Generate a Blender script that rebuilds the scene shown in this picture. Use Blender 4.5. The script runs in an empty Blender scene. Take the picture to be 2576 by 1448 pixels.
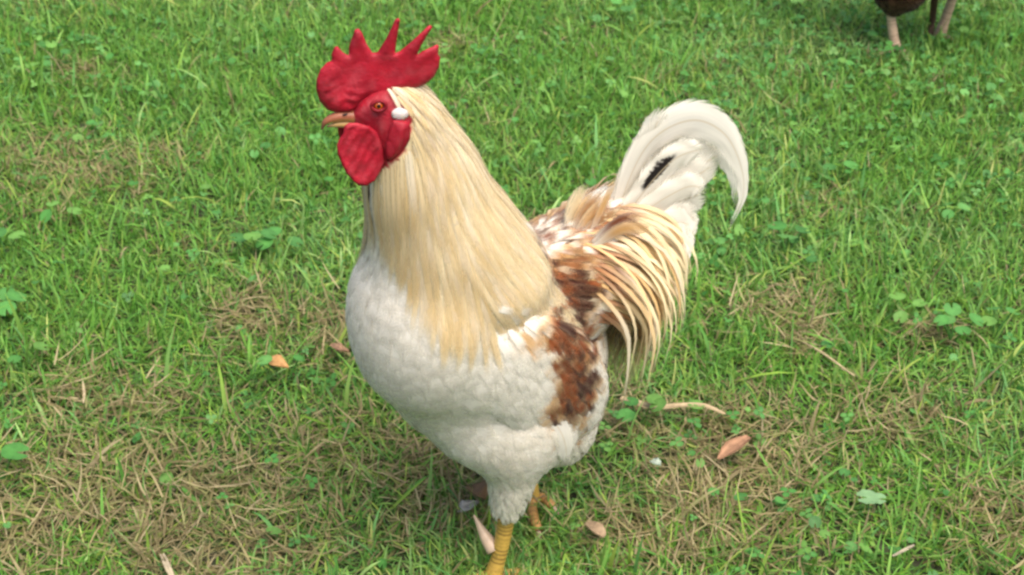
import bpy, bmesh, math, random
import numpy as np
from mathutils import Vector, Matrix, noise as mnoise
from mathutils.bvhtree import BVHTree
from mathutils.geometry import delaunay_2d_cdt

random.seed(7); rng = np.random.default_rng(7)
sc = bpy.context.scene
COL = sc.collection

# ------------------------------------------------------------------ camera, sky, sun
F, CAMH, PITCH = 4085.0, 1.05, math.radians(32)          # focal length in px of a 2576 px wide picture
cam_d = bpy.data.cameras.new('camera'); cam = bpy.data.objects.new('camera', cam_d); COL.objects.link(cam)
cam.location = (0, 0, CAMH); cam.rotation_euler = (math.pi/2-PITCH, 0, 0)
cam_d.sensor_width = 36; cam_d.lens = 36*F/2576; cam_d.clip_start = .05; cam_d.clip_end = 2000
cam_d.dof.use_dof = True; cam_d.dof.focus_distance = 1.38; cam_d.dof.aperture_fstop = 16
sc.camera = cam
W = bpy.data.worlds.new('World'); sc.world = W; W.use_nodes = True
nt = W.node_tree; sky = nt.nodes.new('ShaderNodeTexSky'); sky.sky_type = 'NISHITA'; sky.sun_disc = False
SUN_EL, SUN_AZ = math.radians(66), math.radians(140)      # high soft sun behind thin cloud
sky.sun_elevation = SUN_EL; sky.sun_rotation = SUN_AZ; sky.dust_density = 5; sky.air_density = 1.0; sky.ozone_density = 1
bg = nt.nodes['Background']; nt.links.new(sky.outputs[0], bg.inputs[0]); bg.inputs[1].default_value = .065
sd = bpy.data.lights.new('sun', 'SUN'); sun = bpy.data.objects.new('sun', sd); COL.objects.link(sun)
sd.energy = 1.5; sd.angle = math.radians(60); sd.color = (1, .95, .86)
sdir = Vector((math.sin(SUN_AZ)*math.cos(SUN_EL), math.cos(SUN_AZ)*math.cos(SUN_EL), math.sin(SUN_EL)))
sun.rotation_euler = sdir.to_track_quat('Z', 'Y').to_euler(); sun.location = sdir*8
sc.view_settings.view_transform = 'Standard'; sc.view_settings.look = 'None'
sc.view_settings.gamma = 1; sc.view_settings.use_curve_mapping = False
sc.view_settings.exposure = 1.62
sc.render.engine = 'CYCLES'; sc.cycles.transparent_max_bounces = 24
sc.cycles.pixel_filter_type = 'BLACKMAN_HARRIS'; sc.cycles.filter_width = 2.5

# ------------------------------------------------------------------ photo helpers: a pixel gives a direction only
CAM = np.array([0, 0, CAMH])
def ray(x, y):
    cx, cy = (x-1288)/F, (724-y)/F
    return np.array([cx, math.cos(PITCH)+cy*math.sin(PITCH), -math.sin(PITCH)+cy*math.cos(PITCH)])
def ground(x, y, z=0):
    d = ray(x, y); return CAM-d*((CAMH-z)/d[2])
def project(p):
    p = np.asarray(p, float); q = p-CAM
    dep = q[..., 1]*math.cos(PITCH)-q[..., 2]*math.sin(PITCH); up = q[..., 1]*math.sin(PITCH)+q[..., 2]*math.cos(PITCH)
    return 1288+F*q[..., 0]/dep, 724-F*up/dep
class Frame:                                              # x forward, y left, z up, standing on the ground
    def __init__(s, o, heading):
        s.o = np.array(o, float); s.h = heading
        s.X = np.array([math.cos(heading), math.sin(heading), 0]); s.Y = np.array([-math.sin(heading), math.cos(heading), 0]); s.Z = np.array([0, 0, 1.])
    def w(s, p):
        p = np.asarray(p, float); return s.o+p[..., 0:1]*s.X+p[..., 1:2]*s.Y+p[..., 2:3]*s.Z
    def loc(s, x, y, yl):                                 # where the pixel's ray meets the plane y = yl
        d = ray(x, y); t = (yl-(CAM-s.o)@s.Y)/(d@s.Y); p = CAM+d*t-s.o
        return np.array([p@s.X, yl, p[2]])
    def px(s, p): return project(s.w(p))

# ------------------------------------------------------------------ materials
def new_mat(name):
    m = bpy.data.materials.new(name); m.use_nodes = True; n = m.node_tree
    return m, n, n.nodes, n.links, n.nodes['Principled BSDF']
def attr_mat(name, rough=.6, spec=.3, transl=0., noise_scale=0, noise_amt=.15, bump=0, bump_scale=200, sheen=0, streak=False, sss=0, alpha=None, rachis=0):
    m, n, N, L, P = new_mat(name)
    a = N.new('ShaderNodeAttribute'); a.attribute_name = 'Col'
    col = a.outputs['Color']
    if noise_scale:
        tc = N.new('ShaderNodeTexCoord'); src = tc.outputs['Object']
        if streak:
            uv = N.new('ShaderNodeUVMap'); mp = N.new('ShaderNodeMapping'); mp.inputs['Scale'].default_value = (5, .9, 1)
            L.new(uv.outputs[0], mp.inputs[0]); src = mp.outputs[0]
        nz = N.new('ShaderNodeTexNoise'); nz.inputs['Scale'].default_value = noise_scale; nz.inputs['Detail'].default_value = 4
        L.new(src, nz.inputs['Vector'])
        mr = N.new('ShaderNodeMapRange'); mr.inputs[1].default_value = .25; mr.inputs[2].default_value = .75
        mr.inputs[3].default_value = 1-noise_amt; mr.inputs[4].default_value = 1+noise_amt
        L.new(nz.outputs[0], mr.inputs[0])
        mx = N.new('ShaderNodeVectorMath'); mx.operation = 'SCALE'
        L.new(col, mx.inputs[0]); L.new(mr.outputs[0], mx.inputs['Scale']); col = mx.outputs[0]
    L.new(col, P.inputs['Base Color'])
    P.inputs['Roughness'].default_value = rough; P.inputs['Specular IOR Level'].default_value = spec
    if sheen: P.inputs['Sheen Weight'].default_value = sheen
    if sss:
        P.inputs['Subsurface Weight'].default_value = sss; P.inputs['Subsurface Radius'].default_value = (.01, .003, .002); P.inputs['Subsurface Scale'].default_value = .5
    if bump:
        tc = N.new('ShaderNodeTexCoord')
        nz = N.new('ShaderNodeTexNoise'); nz.inputs['Scale'].default_value = bump_scale; nz.inputs['Detail'].default_value = 5
        L.new(tc.outputs['Object'], nz.inputs['Vector'])
        b = N.new('ShaderNodeBump'); b.inputs['Strength'].default_value = bump; b.inputs['Distance'].default_value = .002
        L.new(nz.outputs[0], b.inputs['Height']); L.new(b.outputs[0], P.inputs['Normal'])
    if alpha:                                                        # vanes thin out into loose barbs at the rim and tip
        ke, kt, na, sx, sy = alpha
        def mth(op, a, b=None):
            q = N.new('ShaderNodeMath'); q.operation = op
            for i, v in enumerate((a, b)):
                if v is None: continue
                if isinstance(v, (int, float)): q.inputs[i].default_value = v
                else: L.new(v, q.inputs[i])
            return q.outputs[0]
        uv = N.new('ShaderNodeUVMap'); sp = N.new('ShaderNodeSeparateXYZ'); L.new(uv.outputs[0], sp.inputs[0])
        sa = mth('ABSOLUTE', mth('MULTIPLY', mth('SUBTRACT', mth('FRACT', sp.outputs[0]), .5), 2.5))
        t_ = mth('DIVIDE', mth('SUBTRACT', mth('FRACT', sp.outputs[1]), .05), .9)
        cb = N.new('ShaderNodeCombineXYZ'); L.new(mth('MULTIPLY', sp.outputs[0], sx), cb.inputs[0]); L.new(mth('MULTIPLY', mth('SUBTRACT', sp.outputs[1], mth('MULTIPLY', sa, .22)), sy), cb.inputs[1])
        nz = N.new('ShaderNodeTexNoise'); nz.inputs['Scale'].default_value = 1; nz.inputs['Detail'].default_value = 2; L.new(cb.outputs[0], nz.inputs['Vector'])
        av = mth('ADD', mth('MINIMUM', mth('MULTIPLY', mth('SUBTRACT', 1.0, sa), ke), mth('MULTIPLY', mth('SUBTRACT', 1.0, t_), kt)), mth('MULTIPLY', mth('SUBTRACT', nz.outputs[0], .5), na))
        mr = N.new('ShaderNodeMapRange'); mr.interpolation_type = 'SMOOTHSTEP'; L.new(av, mr.inputs[0]); mr.inputs[1].default_value = .08
        if rachis:
            mr2 = N.new('ShaderNodeMapRange'); L.new(sa, mr2.inputs[0]); mr2.inputs[1].default_value = .03; mr2.inputs[2].default_value = .07; mr2.inputs[3].default_value = rachis; mr2.inputs[4].default_value = 0
            mc = N.new('ShaderNodeMix'); mc.data_type = 'RGBA'; L.new(mr2.outputs[0], mc.inputs[0]); L.new(col, mc.inputs[6]); mc.inputs[7].default_value = (.62, .50, .33, 1); col = mc.outputs[2]
            L.new(col, P.inputs['Base Color'])
    if transl:
        t = N.new('ShaderNodeBsdfTranslucent'); mix = N.new('ShaderNodeMixShader'); mix.inputs[0].default_value = transl
        L.new(col, t.inputs[0]); L.new(P.outputs[0], mix.inputs[1]); L.new(t.outputs[0], mix.inputs[2])
        outp = mix.outputs[0]
        if alpha:
            tr = N.new('ShaderNodeBsdfTransparent'); m3 = N.new('ShaderNodeMixShader'); L.new(mr.outputs[0], m3.inputs[0]); L.new(tr.outputs[0], m3.inputs[1]); L.new(outp, m3.inputs[2]); outp = m3.outputs[0]
        L.new(outp, N['Material Output'].inputs[0])
    return m
M_FEATH = attr_mat('feather', rough=.65, spec=.18, transl=.25, noise_scale=3, noise_amt=.09, sheen=.15, streak=True, alpha=(1.7, 1.9, .55, 7, 18))
M_HACK = attr_mat('hackle_vane', rough=.65, spec=.18, transl=.3, noise_scale=3, noise_amt=.05, sheen=.15, streak=True, alpha=(1.1, 1.6, .45, 7, 18))
M_TAIL = attr_mat('tail_vane', rough=.6, spec=.2, transl=.30, noise_scale=3, noise_amt=.06, sheen=.1, streak=True, alpha=(5.0, 7.0, 2.6, 2.5, 60), rachis=.55)
M_BODY = attr_mat('plumage_base', rough=.75, spec=.2, noise_scale=60, noise_amt=.12, bump=.5, bump_scale=260)
M_SKIN = attr_mat('red_skin', rough=.55, spec=.28, noise_scale=90, noise_amt=.22, bump=.35, bump_scale=330, sss=.2)
M_HORN = attr_mat('horn', rough=.38, spec=.4, noise_scale=150, noise_amt=.12)
M_SCALE = attr_mat('leg_scale', rough=.5, spec=.4, noise_scale=300, noise_amt=.18, bump=.3, bump_scale=500)
M_EYE = attr_mat('eye', rough=.06, spec=.7)
M_GRASS = attr_mat('grass_blade', rough=.5, spec=.3, transl=.38)
M_LEAF = attr_mat('leaf', rough=.5, spec=.35, transl=.3, noise_scale=90, noise_amt=.18)
M_DRY = attr_mat('dry_leaf', rough=.6, spec=.25, transl=.2, noise_scale=140, noise_amt=.25, bump=.4, bump_scale=300)

m, n, N, L, P = new_mat('soil')
tc = N.new('ShaderNodeTexCoord'); nz = N.new('ShaderNodeTexNoise'); nz.inputs['Scale'].default_value = 35; nz.inputs['Detail'].default_value = 8
cr = N.new('ShaderNodeValToRGB'); cr.color_ramp.elements[0].position = .35; cr.color_ramp.elements[0].color = (.03, .028, .014, 1)
cr.color_ramp.elements[1].position = .7; cr.color_ramp.elements[1].color = (.070, .105, .030, 1)
bp = N.new('ShaderNodeBump'); bp.inputs['Strength'].default_value = .8; bp.inputs['Distance'].default_value = .01
L.new(tc.outputs['Object'], nz.inputs[0]); L.new(nz.outputs[0], cr.inputs[0]); L.new(cr.outputs[0], P.inputs['Base Color'])
L.new(nz.outputs[0], bp.inputs['Height']); L.new(bp.outputs[0], P.inputs['Normal']); P.inputs['Roughness'].default_value = .9
M_SOIL = m

# ------------------------------------------------------------------ mesh helpers
def mk(name, verts, faces, mat, parent=None, col=None, uv=None, smooth=True):
    me = bpy.data.meshes.new(name)
    if isinstance(faces, np.ndarray):
        nv, nf, k = len(verts), len(faces), faces.shape[1]
        me.vertices.add(nv); me.vertices.foreach_set('co', np.ascontiguousarray(verts, np.float32).ravel())
        me.loops.add(nf*k); me.loops.foreach_set('vertex_index', np.ascontiguousarray(faces, np.int32).ravel())
        me.polygons.add(nf); me.polygons.foreach_set('loop_start', np.arange(nf, dtype=np.int32)*k)
        me.polygons.foreach_set('loop_total', np.full(nf, k, np.int32))
        me.update(calc_edges=True); me.validate()
    else:
        me.from_pydata([tuple(v) for v in verts], [], [tuple(f) for f in faces]); me.update()
    if col is not None:
        ca = me.attributes.new('Col', 'FLOAT_COLOR', 'POINT')
        c = np.ones((len(me.vertices), 4), np.float32); c[:, :3] = col
        ca.data.foreach_set('color', c.ravel())
    if uv is not None:
        ul = me.uv_layers.new(name='UVMap'); li = np.empty(len(me.loops), np.int32); me.loops.foreach_get('vertex_index', li)
        ul.data.foreach_set('uv', np.ascontiguousarray(uv[li], np.float32).ravel())
    if smooth: me.polygons.foreach_set('use_smooth', np.ones(len(me.polygons), bool))
    me.materials.append(mat)
    o = bpy.data.objects.new(name, me); COL.objects.link(o)
    if parent: o.parent = parent
    return o
def tag(o, label=None, cat=None, group=None, kind=None):
    for k, v in (('label', label), ('category', cat), ('group', group), ('kind', kind)):
        if v: o[k] = v
    return o
def empty(name, loc=(0, 0, 0), rz=0):
    e = bpy.data.objects.new(name, None); COL.objects.link(e); e.location = loc; e.rotation_euler = (0, 0, rz); e.empty_display_size = .05
    return e
def unit(a): return a/np.maximum(np.linalg.norm(a, axis=-1, keepdims=True), 1e-9)
def sm(a, b, x):
    t = np.clip((np.asarray(x, float)-a)/(b-a), 0, 1); return t*t*(3-2*t)
_lat = rng.random((64, 64, 4))
def vnoise(x, y, s, ch=0):                                # smooth 2-D value noise
    x = np.asarray(x)*s+17.3; y = np.asarray(y)*s+5.1
    xi, yi = np.floor(x).astype(int), np.floor(y).astype(int); fx, fy = x-xi, y-yi; fx = fx*fx*(3-2*fx); fy = fy*fy*(3-2*fy)
    g = lambda i, j: _lat[i % 64, j % 64, ch]
    return (g(xi, yi)*(1-fx)+g(xi+1, yi)*fx)*(1-fy)+(g(xi, yi+1)*(1-fx)+g(xi+1, yi+1)*fx)*fy
def ellipsoid(c, r, pitch=0, roll=0, yaw=0, seg=28, rings=18):
    vs, fs = [], []
    R = Matrix.Rotation(yaw, 3, 'Z') @ Matrix.Rotation(-pitch, 3, 'Y') @ Matrix.Rotation(roll, 3, 'X')
    for i in range(rings+1):
        th = math.pi*i/rings
        for j in range(seg):
            ph = 2*math.pi*j/seg
            p = R @ Vector((r[0]*math.cos(th), r[1]*math.sin(th)*math.cos(ph), r[2]*math.sin(th)*math.sin(ph))); vs.append((p.x+c[0], p.y+c[1], p.z+c[2]))
    for i in range(rings):
        for j in range(seg): fs.append(((i+1)*seg+j, (i+1)*seg+(j+1) % seg, i*seg+(j+1) % seg, i*seg+j)[::-1])
    return vs, [q[::-1] for q in fs]
def cone(a, b, ra, rb, seg=20):
    a, b = np.array(a, float), np.array(b, float); d = unit(b-a); u = unit(np.cross(d, [.3, .9, .1])); v = np.cross(d, u)
    vs, fs = [], []
    steps = 8
    for i in range(steps+1):
        t = i/steps
        for j in range(seg):
            ph = 2*math.pi*j/seg; vs.append(a+(b-a)*t+(u*math.cos(ph)+v*math.sin(ph))*(ra+(rb-ra)*t))
    for i in range(steps):
        for j in range(seg): fs.append((i*seg+j, i*seg+(j+1) % seg, (i+1)*seg+(j+1) % seg, (i+1)*seg+j))
    fs.append(tuple(range(seg))[::-1]); fs.append(tuple(range(steps*seg, (steps+1)*seg)))
    return vs, fs
def fuse(solids, voxel=.004, smooth=10):                  # union of solids grown into one continuous skin
    vs, fs = [], []
    for v, f in solids:
        o = len(vs); vs += [tuple(x) for x in v]; fs += [tuple(i+o for i in q) for q in f]
    me = bpy.data.meshes.new('tmp'); me.from_pydata(vs, [], fs); me.update()
    bm = bmesh.new(); bm.from_mesh(me); bmesh.ops.recalc_face_normals(bm, faces=bm.faces); bm.to_mesh(me); bm.free()
    o = bpy.data.objects.new('tmp', me); COL.objects.link(o)
    md = o.modifiers.new('r', 'REMESH'); md.mode = 'VOXEL'; md.voxel_size = voxel
    s = o.modifiers.new('s', 'SMOOTH'); s.factor = .5; s.iterations = smooth
    dg = bpy.context.evaluated_depsgraph_get(); ev = o.evaluated_get(dg); m2 = bpy.data.meshes.new_from_object(ev)
    bpy.data.objects.remove(o); bpy.data.meshes.remove(me)
    V = np.empty(len(m2.vertices)*3, np.float32); m2.vertices.foreach_get('co', V); V = V.reshape(-1, 3)
    Fc = [tuple(p.vertices) for p in m2.polygons]; bpy.data.meshes.remove(m2)
    return V, Fc
def tube(path, rad, seg=12, scal=None):
    path = np.array(path, float); n = len(path); T = unit(np.gradient(path, axis=0))
    u = unit(np.cross(T[0], [.31, .2, .93] if abs(T[0][2]) < .8 else [.9, .3, .1])); vs, fs = [], []
    for i in range(n):
        u = unit(u-T[i]*(u@T[i])); v = np.cross(T[i], u)
        for j in range(seg):
            a = 2*math.pi*j/seg; vs.append(path[i]+(u*math.cos(a)+v*math.sin(a))*rad[i])
    for i in range(n-1):
        for j in range(seg): fs.append((i*seg+j, i*seg+(j+1) % seg, (i+1)*seg+(j+1) % seg, (i+1)*seg+j))
    fs.append(tuple(range(seg))[::-1]); fs.append(tuple(range((n-1)*seg, n*seg)))
    return np.array(vs), fs
def spline(pts, n):
    p = np.array(pts, float); q = np.vstack([2*p[0]-p[1], p, 2*p[-1]-p[-2]]); out = []
    m = len(p)-1
    for t in np.linspace(0, m, n):
        i = min(int(t), m-1); f = t-i; a, b, c, d = q[i:i+4]
        out.append(.5*((2*b)+(-a+c)*f+(2*a-5*b+4*c-d)*f*f+(-a+3*b-3*c+d)*f**3))
    return np.array(out)

# ------------------------------------------------------------------ feathers
def scatter(V, Fc, mask, spacing, tries=40000):
    T = []
    for f in Fc:
        T.append((f[0], f[1], f[2]))
        if len(f) == 4: T.append((f[0], f[2], f[3]))
    T = np.array(T); A, B, C_ = V[T[:, 0]], V[T[:, 1]], V[T[:, 2]]
    keep = mask((A+B+C_)/3); A, B, C_ = A[keep], B[keep], C_[keep]
    ar = np.linalg.norm(np.cross(B-A, C_-A), axis=1)
    i = rng.choice(len(A), tries, p=ar/ar.sum()); r1 = np.sqrt(rng.random(tries))[:, None]; r2 = rng.random(tries)[:, None]
    P = A[i]*(1-r1)+B[i]*r1*(1-r2)+C_[i]*r1*r2
    cell, out = {}, []
    sp = spacing if callable(spacing) else (lambda p: spacing)
    for p in P:
        s = sp(p); k = tuple((p/.012).astype(int)); ok = True; rr = int(s/.012)+1
        for a in range(-rr, rr+1):
            for b in range(-rr, rr+1):
                for c in range(-rr, rr+1):
                    for q in cell.get((k[0]+a, k[1]+b, k[2]+c), ()):
                        if (p[0]-q[0])**2+(p[1]-q[1])**2+(p[2]-q[2])**2 < s*s: ok = False; break
                    if not ok: break
                if not ok: break
            if not ok: break
        if ok: cell.setdefault(k, []).append(p); out.append(p)
    return np.array(out)
W_CONT = lambda t: np.interp(t, [0, .15, .4, .65, .82, .93, 1], [.35, .7, .95, 1, .85, .55, .12])
W_LANCE = lambda t: np.interp(t, [0, .1, .35, .6, .8, .92, 1], [.5, .8, 1, .9, .62, .33, .03])
def feathers(name, roots, bvh, flow, length, width, K, wprof, colfn, parent, off=(.001, .005), stick=.8, grav=0., camber=.18, jit=.12, mat=M_FEATH, yaw=.06, soft=.75):
    n = len(roots); ts = np.linspace(0, 1, K+1)
    Pt = np.zeros((n, K+1, 3)); Nr = np.zeros((n, K+1, 3)); Ls = np.zeros(n); Ws = np.zeros(n)
    for i, p in enumerate(roots):
        L_ = length(p)*random.uniform(1-jit, 1+jit); Ls[i] = L_; Ws[i] = width(p)*random.uniform(1-jit, 1+jit)
        o0, o1 = off; o1 = o1*random.uniform(.6, 1.4)
        q, nn, _, _ = bvh.find_nearest(Vector(p)); pos = q+nn*o0; d = None; tw = random.gauss(0, yaw)
        vel = Vector((0, 0, 0))
        for k in range(K+1):
            Pt[i, k] = pos; Nr[i, k] = nn
            fl = Vector(flow(np.array(pos), ts[k])); fl = (fl-nn*fl.dot(nn))
            fl = fl.normalized() if fl.length > 1e-6 else Vector((0, 0, -1))
            fl = Matrix.Rotation(tw, 3, nn) @ fl
            d = fl if d is None else (d*.45+fl*.55).normalized()
            d = (d+Vector((0, 0, -grav*ts[k]))).normalized()
            pos = pos+d*(L_/K)
            q, n2, _, dist = bvh.find_nearest(pos); sd_ = (pos-q).dot(n2); want = o0+o1*ts[min(k+1, K)]
            if sd_ < want: pos = q+n2*want
            else: pos = pos+((q+n2*want)-pos)*stick
            nn = (nn*.4+n2*.6).normalized() if stick > .3 else (nn*.8+n2*.2).normalized()
    T = unit(np.gradient(Pt, axis=1)); S = unit(np.cross(Nr, T)); Nn = unit(np.cross(T, S))
    hw = Ws[:, None]*wprof(ts)[None]*.5
    mid = Pt+Nn*(hw*camber)[..., None]
    Lf = Pt-S*hw[..., None]; Rt = Pt+S*hw[..., None]
    verts = np.stack([Lf, mid, Rt], 2).reshape(-1, 3)
    b = (np.arange(n)*(K+1)*3)[:, None, None]; k = np.arange(K)[None, :, None]*3; c = np.arange(2)[None, None, :]
    a = b+k+c; quads = np.stack([a, a+3, a+4, a+1], -1).reshape(-1, 4)
    cols = np.zeros((n, K+1, 3, 3))
    for i, p in enumerate(roots): cols[i] = colfn(p, ts, Pt[i])
    u = np.tile(np.array([.1, .5, .9]), (n, K+1, 1))+rng.integers(0, 60, (n, 1, 1)); v = np.tile(.05+.9*ts[None, :, None], (n, 1, 3))+rng.integers(0, 60, (n, 1, 1))
    uv = np.stack([u, v], -1).reshape(-1, 2)
    o = mk(name, verts, quads, mat, parent, cols.reshape(-1, 3), uv)
    nb = unit(Nr*soft+Nn*(1-soft)); cn = unit(np.stack([nb-S*.25*(1-soft), nb, nb+S*.25*(1-soft)], 2)).reshape(-1, 3)
    o.data.normals_split_custom_set_from_vertices([tuple(v) for v in cn])      # vanes share the plumage's overall roundness
    o['kind'] = 'stuff'
    return o
def big_feather(name, path, widths, side, parent, colfn, camber=.12, rows=46, colsn=9, fray=.10, mat=M_TAIL, bend=0.):
    P = spline(path, rows); ts = np.linspace(0, 1, rows); T = unit(np.gradient(P, axis=0))
    side = np.array(side, float); Nn = unit(side-T*(T@side)[:, None]); S = np.cross(T, Nn)
    wl = np.interp(ts, np.linspace(0, 1, len(widths)), widths)
    vs = np.zeros((rows, colsn, 3)); cs = np.zeros((rows, colsn, 3)); uvs = np.zeros((rows, colsn, 2))
    jl = 1+rng.normal(0, fray, rows)*sm(.3, 1, ts); jr = 1+rng.normal(0, fray, rows)*sm(.3, 1, ts); ph = random.random()*6; ui = random.randint(0, 60)
    for j in range(colsn):
        s = j/(colsn-1)*2-1; w = wl*(jl if s < 0 else jr)**(abs(s)**3)
        rip = .0007*np.sin(ts*34+abs(s)*7+ph)*abs(s)
        vs[:, j] = P+S*(s*w)[:, None]-T*(abs(s)*w*-.25)[:, None]+Nn*((1-s*s)*wl*camber+rip+bend*ts*ts*s)[:, None]
        cs[:, j] = colfn(ts, s, vs[:, j]); uvs[:, j, 0] = .5+.4*s+ui; uvs[:, j, 1] = .05+.9*ts+ui
    idx = np.arange(rows*colsn).reshape(rows, colsn)
    q = np.stack([idx[:-1, :-1], idx[:-1, 1:], idx[1:, 1:], idx[1:, :-1]], -1).reshape(-1, 4)
    return mk(name, vs.reshape(-1, 3), q, mat, parent, cs.reshape(-1, 3), uvs.reshape(-1, 2))
def pillow(name, poly, to3, nrm, thick, mat, parent, col, step, relief=None, smooth_n=6):
    """closed fleshy flap: outline poly (2-D, metres), thick(d, x, y) half thickness at distance d from the rim"""
    poly = np.array(poly, float); out = []
    m = len(poly); per = np.vstack([poly, poly[:1]])
    for i in range(m):
        a, b = per[i], per[i+1]; k = max(1, int(np.linalg.norm(b-a)/step))
        for t in range(k): out.append(a+(b-a)*t/k)
    rim = np.array(out); lo, hi = rim.min(0), rim.max(0)
    A, B = rim, np.roll(rim, -1, 0)
    def dist(P):
        e = B-A; w = P[:, None]-A[None]; t = np.clip((w*e).sum(-1)/np.maximum((e*e).sum(-1), 1e-12), 0, 1)
        return np.linalg.norm(w-e[None]*t[..., None], axis=-1).min(1)
    def inside(P):
        x, y = P[:, 0:1], P[:, 1:2]; c = ((A[:, 1] > y) != (B[:, 1] > y)) & (x < (B[:, 0]-A[:, 0])*(y-A[:, 1])/np.where(B[:, 1] == A[:, 1], 1e-9, B[:, 1]-A[:, 1])+A[:, 0])
        return c.sum(1) % 2 == 1
    gx, gy = np.meshgrid(np.arange(lo[0], hi[0], step), np.arange(lo[1], hi[1], step)); G = np.stack([gx.ravel(), gy.ravel()], 1)
    G += rng.normal(0, step*.12, G.shape); G = G[inside(G)]; G = G[dist(G) > step*.55]
    allp = np.vstack([rim, G]); nr = len(rim)
    r = delaunay_2d_cdt([Vector(p) for p in allp], [], [list(range(nr))], 1, 1e-7)
    p2 = np.array([tuple(v) for v in r[0]]); fs = [tuple(f) for f in r[2]]
    d = dist(p2); d[d < 1e-6] = 0; th = thick(d, p2[:, 0], p2[:, 1]); th = np.where(d == 0, 0, th)
    rl = relief(p2[:, 0], p2[:, 1], d) if relief else 0
    C3 = to3(p2); nn = np.array(nrm, float)
    fr = C3+nn*(th+rl)[:, None]; bk = C3-nn*(th-rl*.6)[:, None]
    n = len(p2); onrim = d == 0; mp = np.where(onrim, np.arange(n), np.arange(n)+n)
    faces = fs+[tuple(mp[i] for i in f[::-1]) for f in fs]
    allv = np.vstack([fr, bk]); used = sorted({i for f in faces for i in f}); re = {v: i for i, v in enumerate(used)}
    vv = allv[used]; ff = [tuple(re[i] for i in f) for f in faces]
    o = mk(name, vv, ff, mat, parent, col(vv) if callable(col) else np.tile(col, (len(vv), 1)))
    bm = bmesh.new(); bm.from_mesh(o.data); bmesh.ops.recalc_face_normals(bm, faces=bm.faces); bm.to_mesh(o.data); bm.free()
    return o

# ================================================================== SETTING: ground and lawn
mk('ground', [(-150, -150, 0), (150, -150, 0), (150, 150, 0), (-150, 150, 0)], [(0, 1, 2, 3)], M_SOIL)['kind'] = 'structure'
DRY = [(650, 800, 75, 55, .9), (845, 860, 60, 80, .8), (420, 1030, 45, 30, .8), (250, 1010, 160, 80, .35), (450, 1270, 330, 110, .75), (560, 1390, 170, 70, 1.0),
       (1120, 1220, 160, 110, .6), (1590, 1080, 150, 60, .6), (1850, 1190, 170, 120, 1.0), (2020, 860, 60, 45, .9), (2330, 860, 60, 40, .7), (1750, 1350, 260, 80, .5),
       (2230, 1060, 160, 80, .45), (180, 430, 240, 90, .4), (200, 200, 50, 30, .5), (60, 1300, 120, 100, .6), (2070, 530, 60, 30, .5), (830, 1180, 250, 110, .4), (2500, 1330, 100, 90, .5),
       (1560, 620, 60, 50, .3), (480, 640, 120, 50, .25), (1130, 130, 90, 40, .35), (1950, 780, 140, 60, .4)]
def dryness(P):
    px, py = project(np.column_stack([P[:, 0], P[:, 1], np.zeros(len(P))]))
    d = np.zeros(len(P))
    for x, y, a, b, w in DRY: d = np.maximum(d, w*np.exp(-(((px-x)/a)**2+((py-y)/b)**2)*.7))
    d = d*(.45+.85*vnoise(P[:, 0], P[:, 1], 22, 1))
    d += .22*sm(.55, .95, vnoise(P[:, 0], P[:, 1], 7, 2))*vnoise(P[:, 0], P[:, 1], 40, 0)
    d += .12*sm(500, 1400, py)
    return np.clip(d, 0, 1)
def field(n, inner=True):
    """points on the lawn: the seen wedge, or the wider lawn round it"""
    if inner:
        y = 1.0+1.95*rng.random(n*2)**1.0; x = (rng.random(n*2)*2-1)*(.12+.345*y+.06)
        w = rng.random(n*2) < np.clip((.18+.345*y)/1.2, 0, 1)
        return np.column_stack([x, y])[w][:n]
    P = np.column_stack([rng.random(n)*6-3, rng.random(n)*6.5-1.2])
    k = ~((P[:, 1] > 1.0) & (P[:, 1] < 2.95) & (np.abs(P[:, 0]) < .18+.345*P[:, 1])); return P[k]
def blades(P, hgt, wid, lean, curl, K, colfn, az=None, z0=None):
    n = len(P); ts = np.linspace(0, 1, K+1)
    az = rng.random(n)*2*math.pi if az is None else az
    hd = np.stack([np.cos(az), np.sin(az), np.zeros(n)], 1); sd_ = np.stack([-np.sin(az), np.cos(az), np.zeros(n)], 1)
    ang = lean[:, None]+curl[:, None]*ts[None]                      # angle from vertical along the blade
    st = hgt[:, None]/K
    dx = np.cumsum(np.sin(ang)*st, 1); dz = np.cumsum(np.cos(ang)*st, 1); dx = np.hstack([np.zeros((n, 1)), dx[:, :-1]]); dz = np.hstack([np.zeros((n, 1)), dz[:, :-1]])
    base = np.column_stack([P, np.zeros(n) if z0 is None else z0])
    swb = rng.normal(0, .12, n)[:, None]*ts[None]**2*hgt[:, None]
    C3 = base[:, None]+hd[:, None]*dx[..., None]+sd_[:, None]*swb[..., None]; C3[..., 2] = np.maximum(C3[..., 2]+dz, .0015+.004*rng.random((n, 1)))
    w = wid[:, None]*np.interp(ts, [0, .3, .7, 1], [.8, 1, .7, .06])[None]*.5
    tw = rng.normal(0, .5, n)[:, None]*ts[None]
    up = np.stack([-np.cos(ang), np.zeros_like(ang), np.sin(ang)], -1)
    sv = sd_[:, None]*np.cos(tw)[..., None]+np.array([0, 0, 1.])*np.sin(tw)[..., None]
    V = np.stack([C3-sv*w[..., None], C3+sv*w[..., None]], 2).reshape(-1, 3)
    b = (np.arange(n)*(K+1)*2)[:, None]; k = np.arange(K)[None]*2; a = b+k
    Q = np.stack([a, a+1, a+3, a+2], -1).reshape(-1, 4)
    c = colfn(P, ts)                                                # n, K+1, 3
    return V, Q, np.repeat(c[:, :, None], 2, 2).reshape(-1, 3)
G_LUSH = np.array([(.14, .365, .045), (.19, .43, .065), (.11, .305, .05), (.255, .465, .09), (.155, .40, .105), (.34, .52, .165)])
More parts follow.
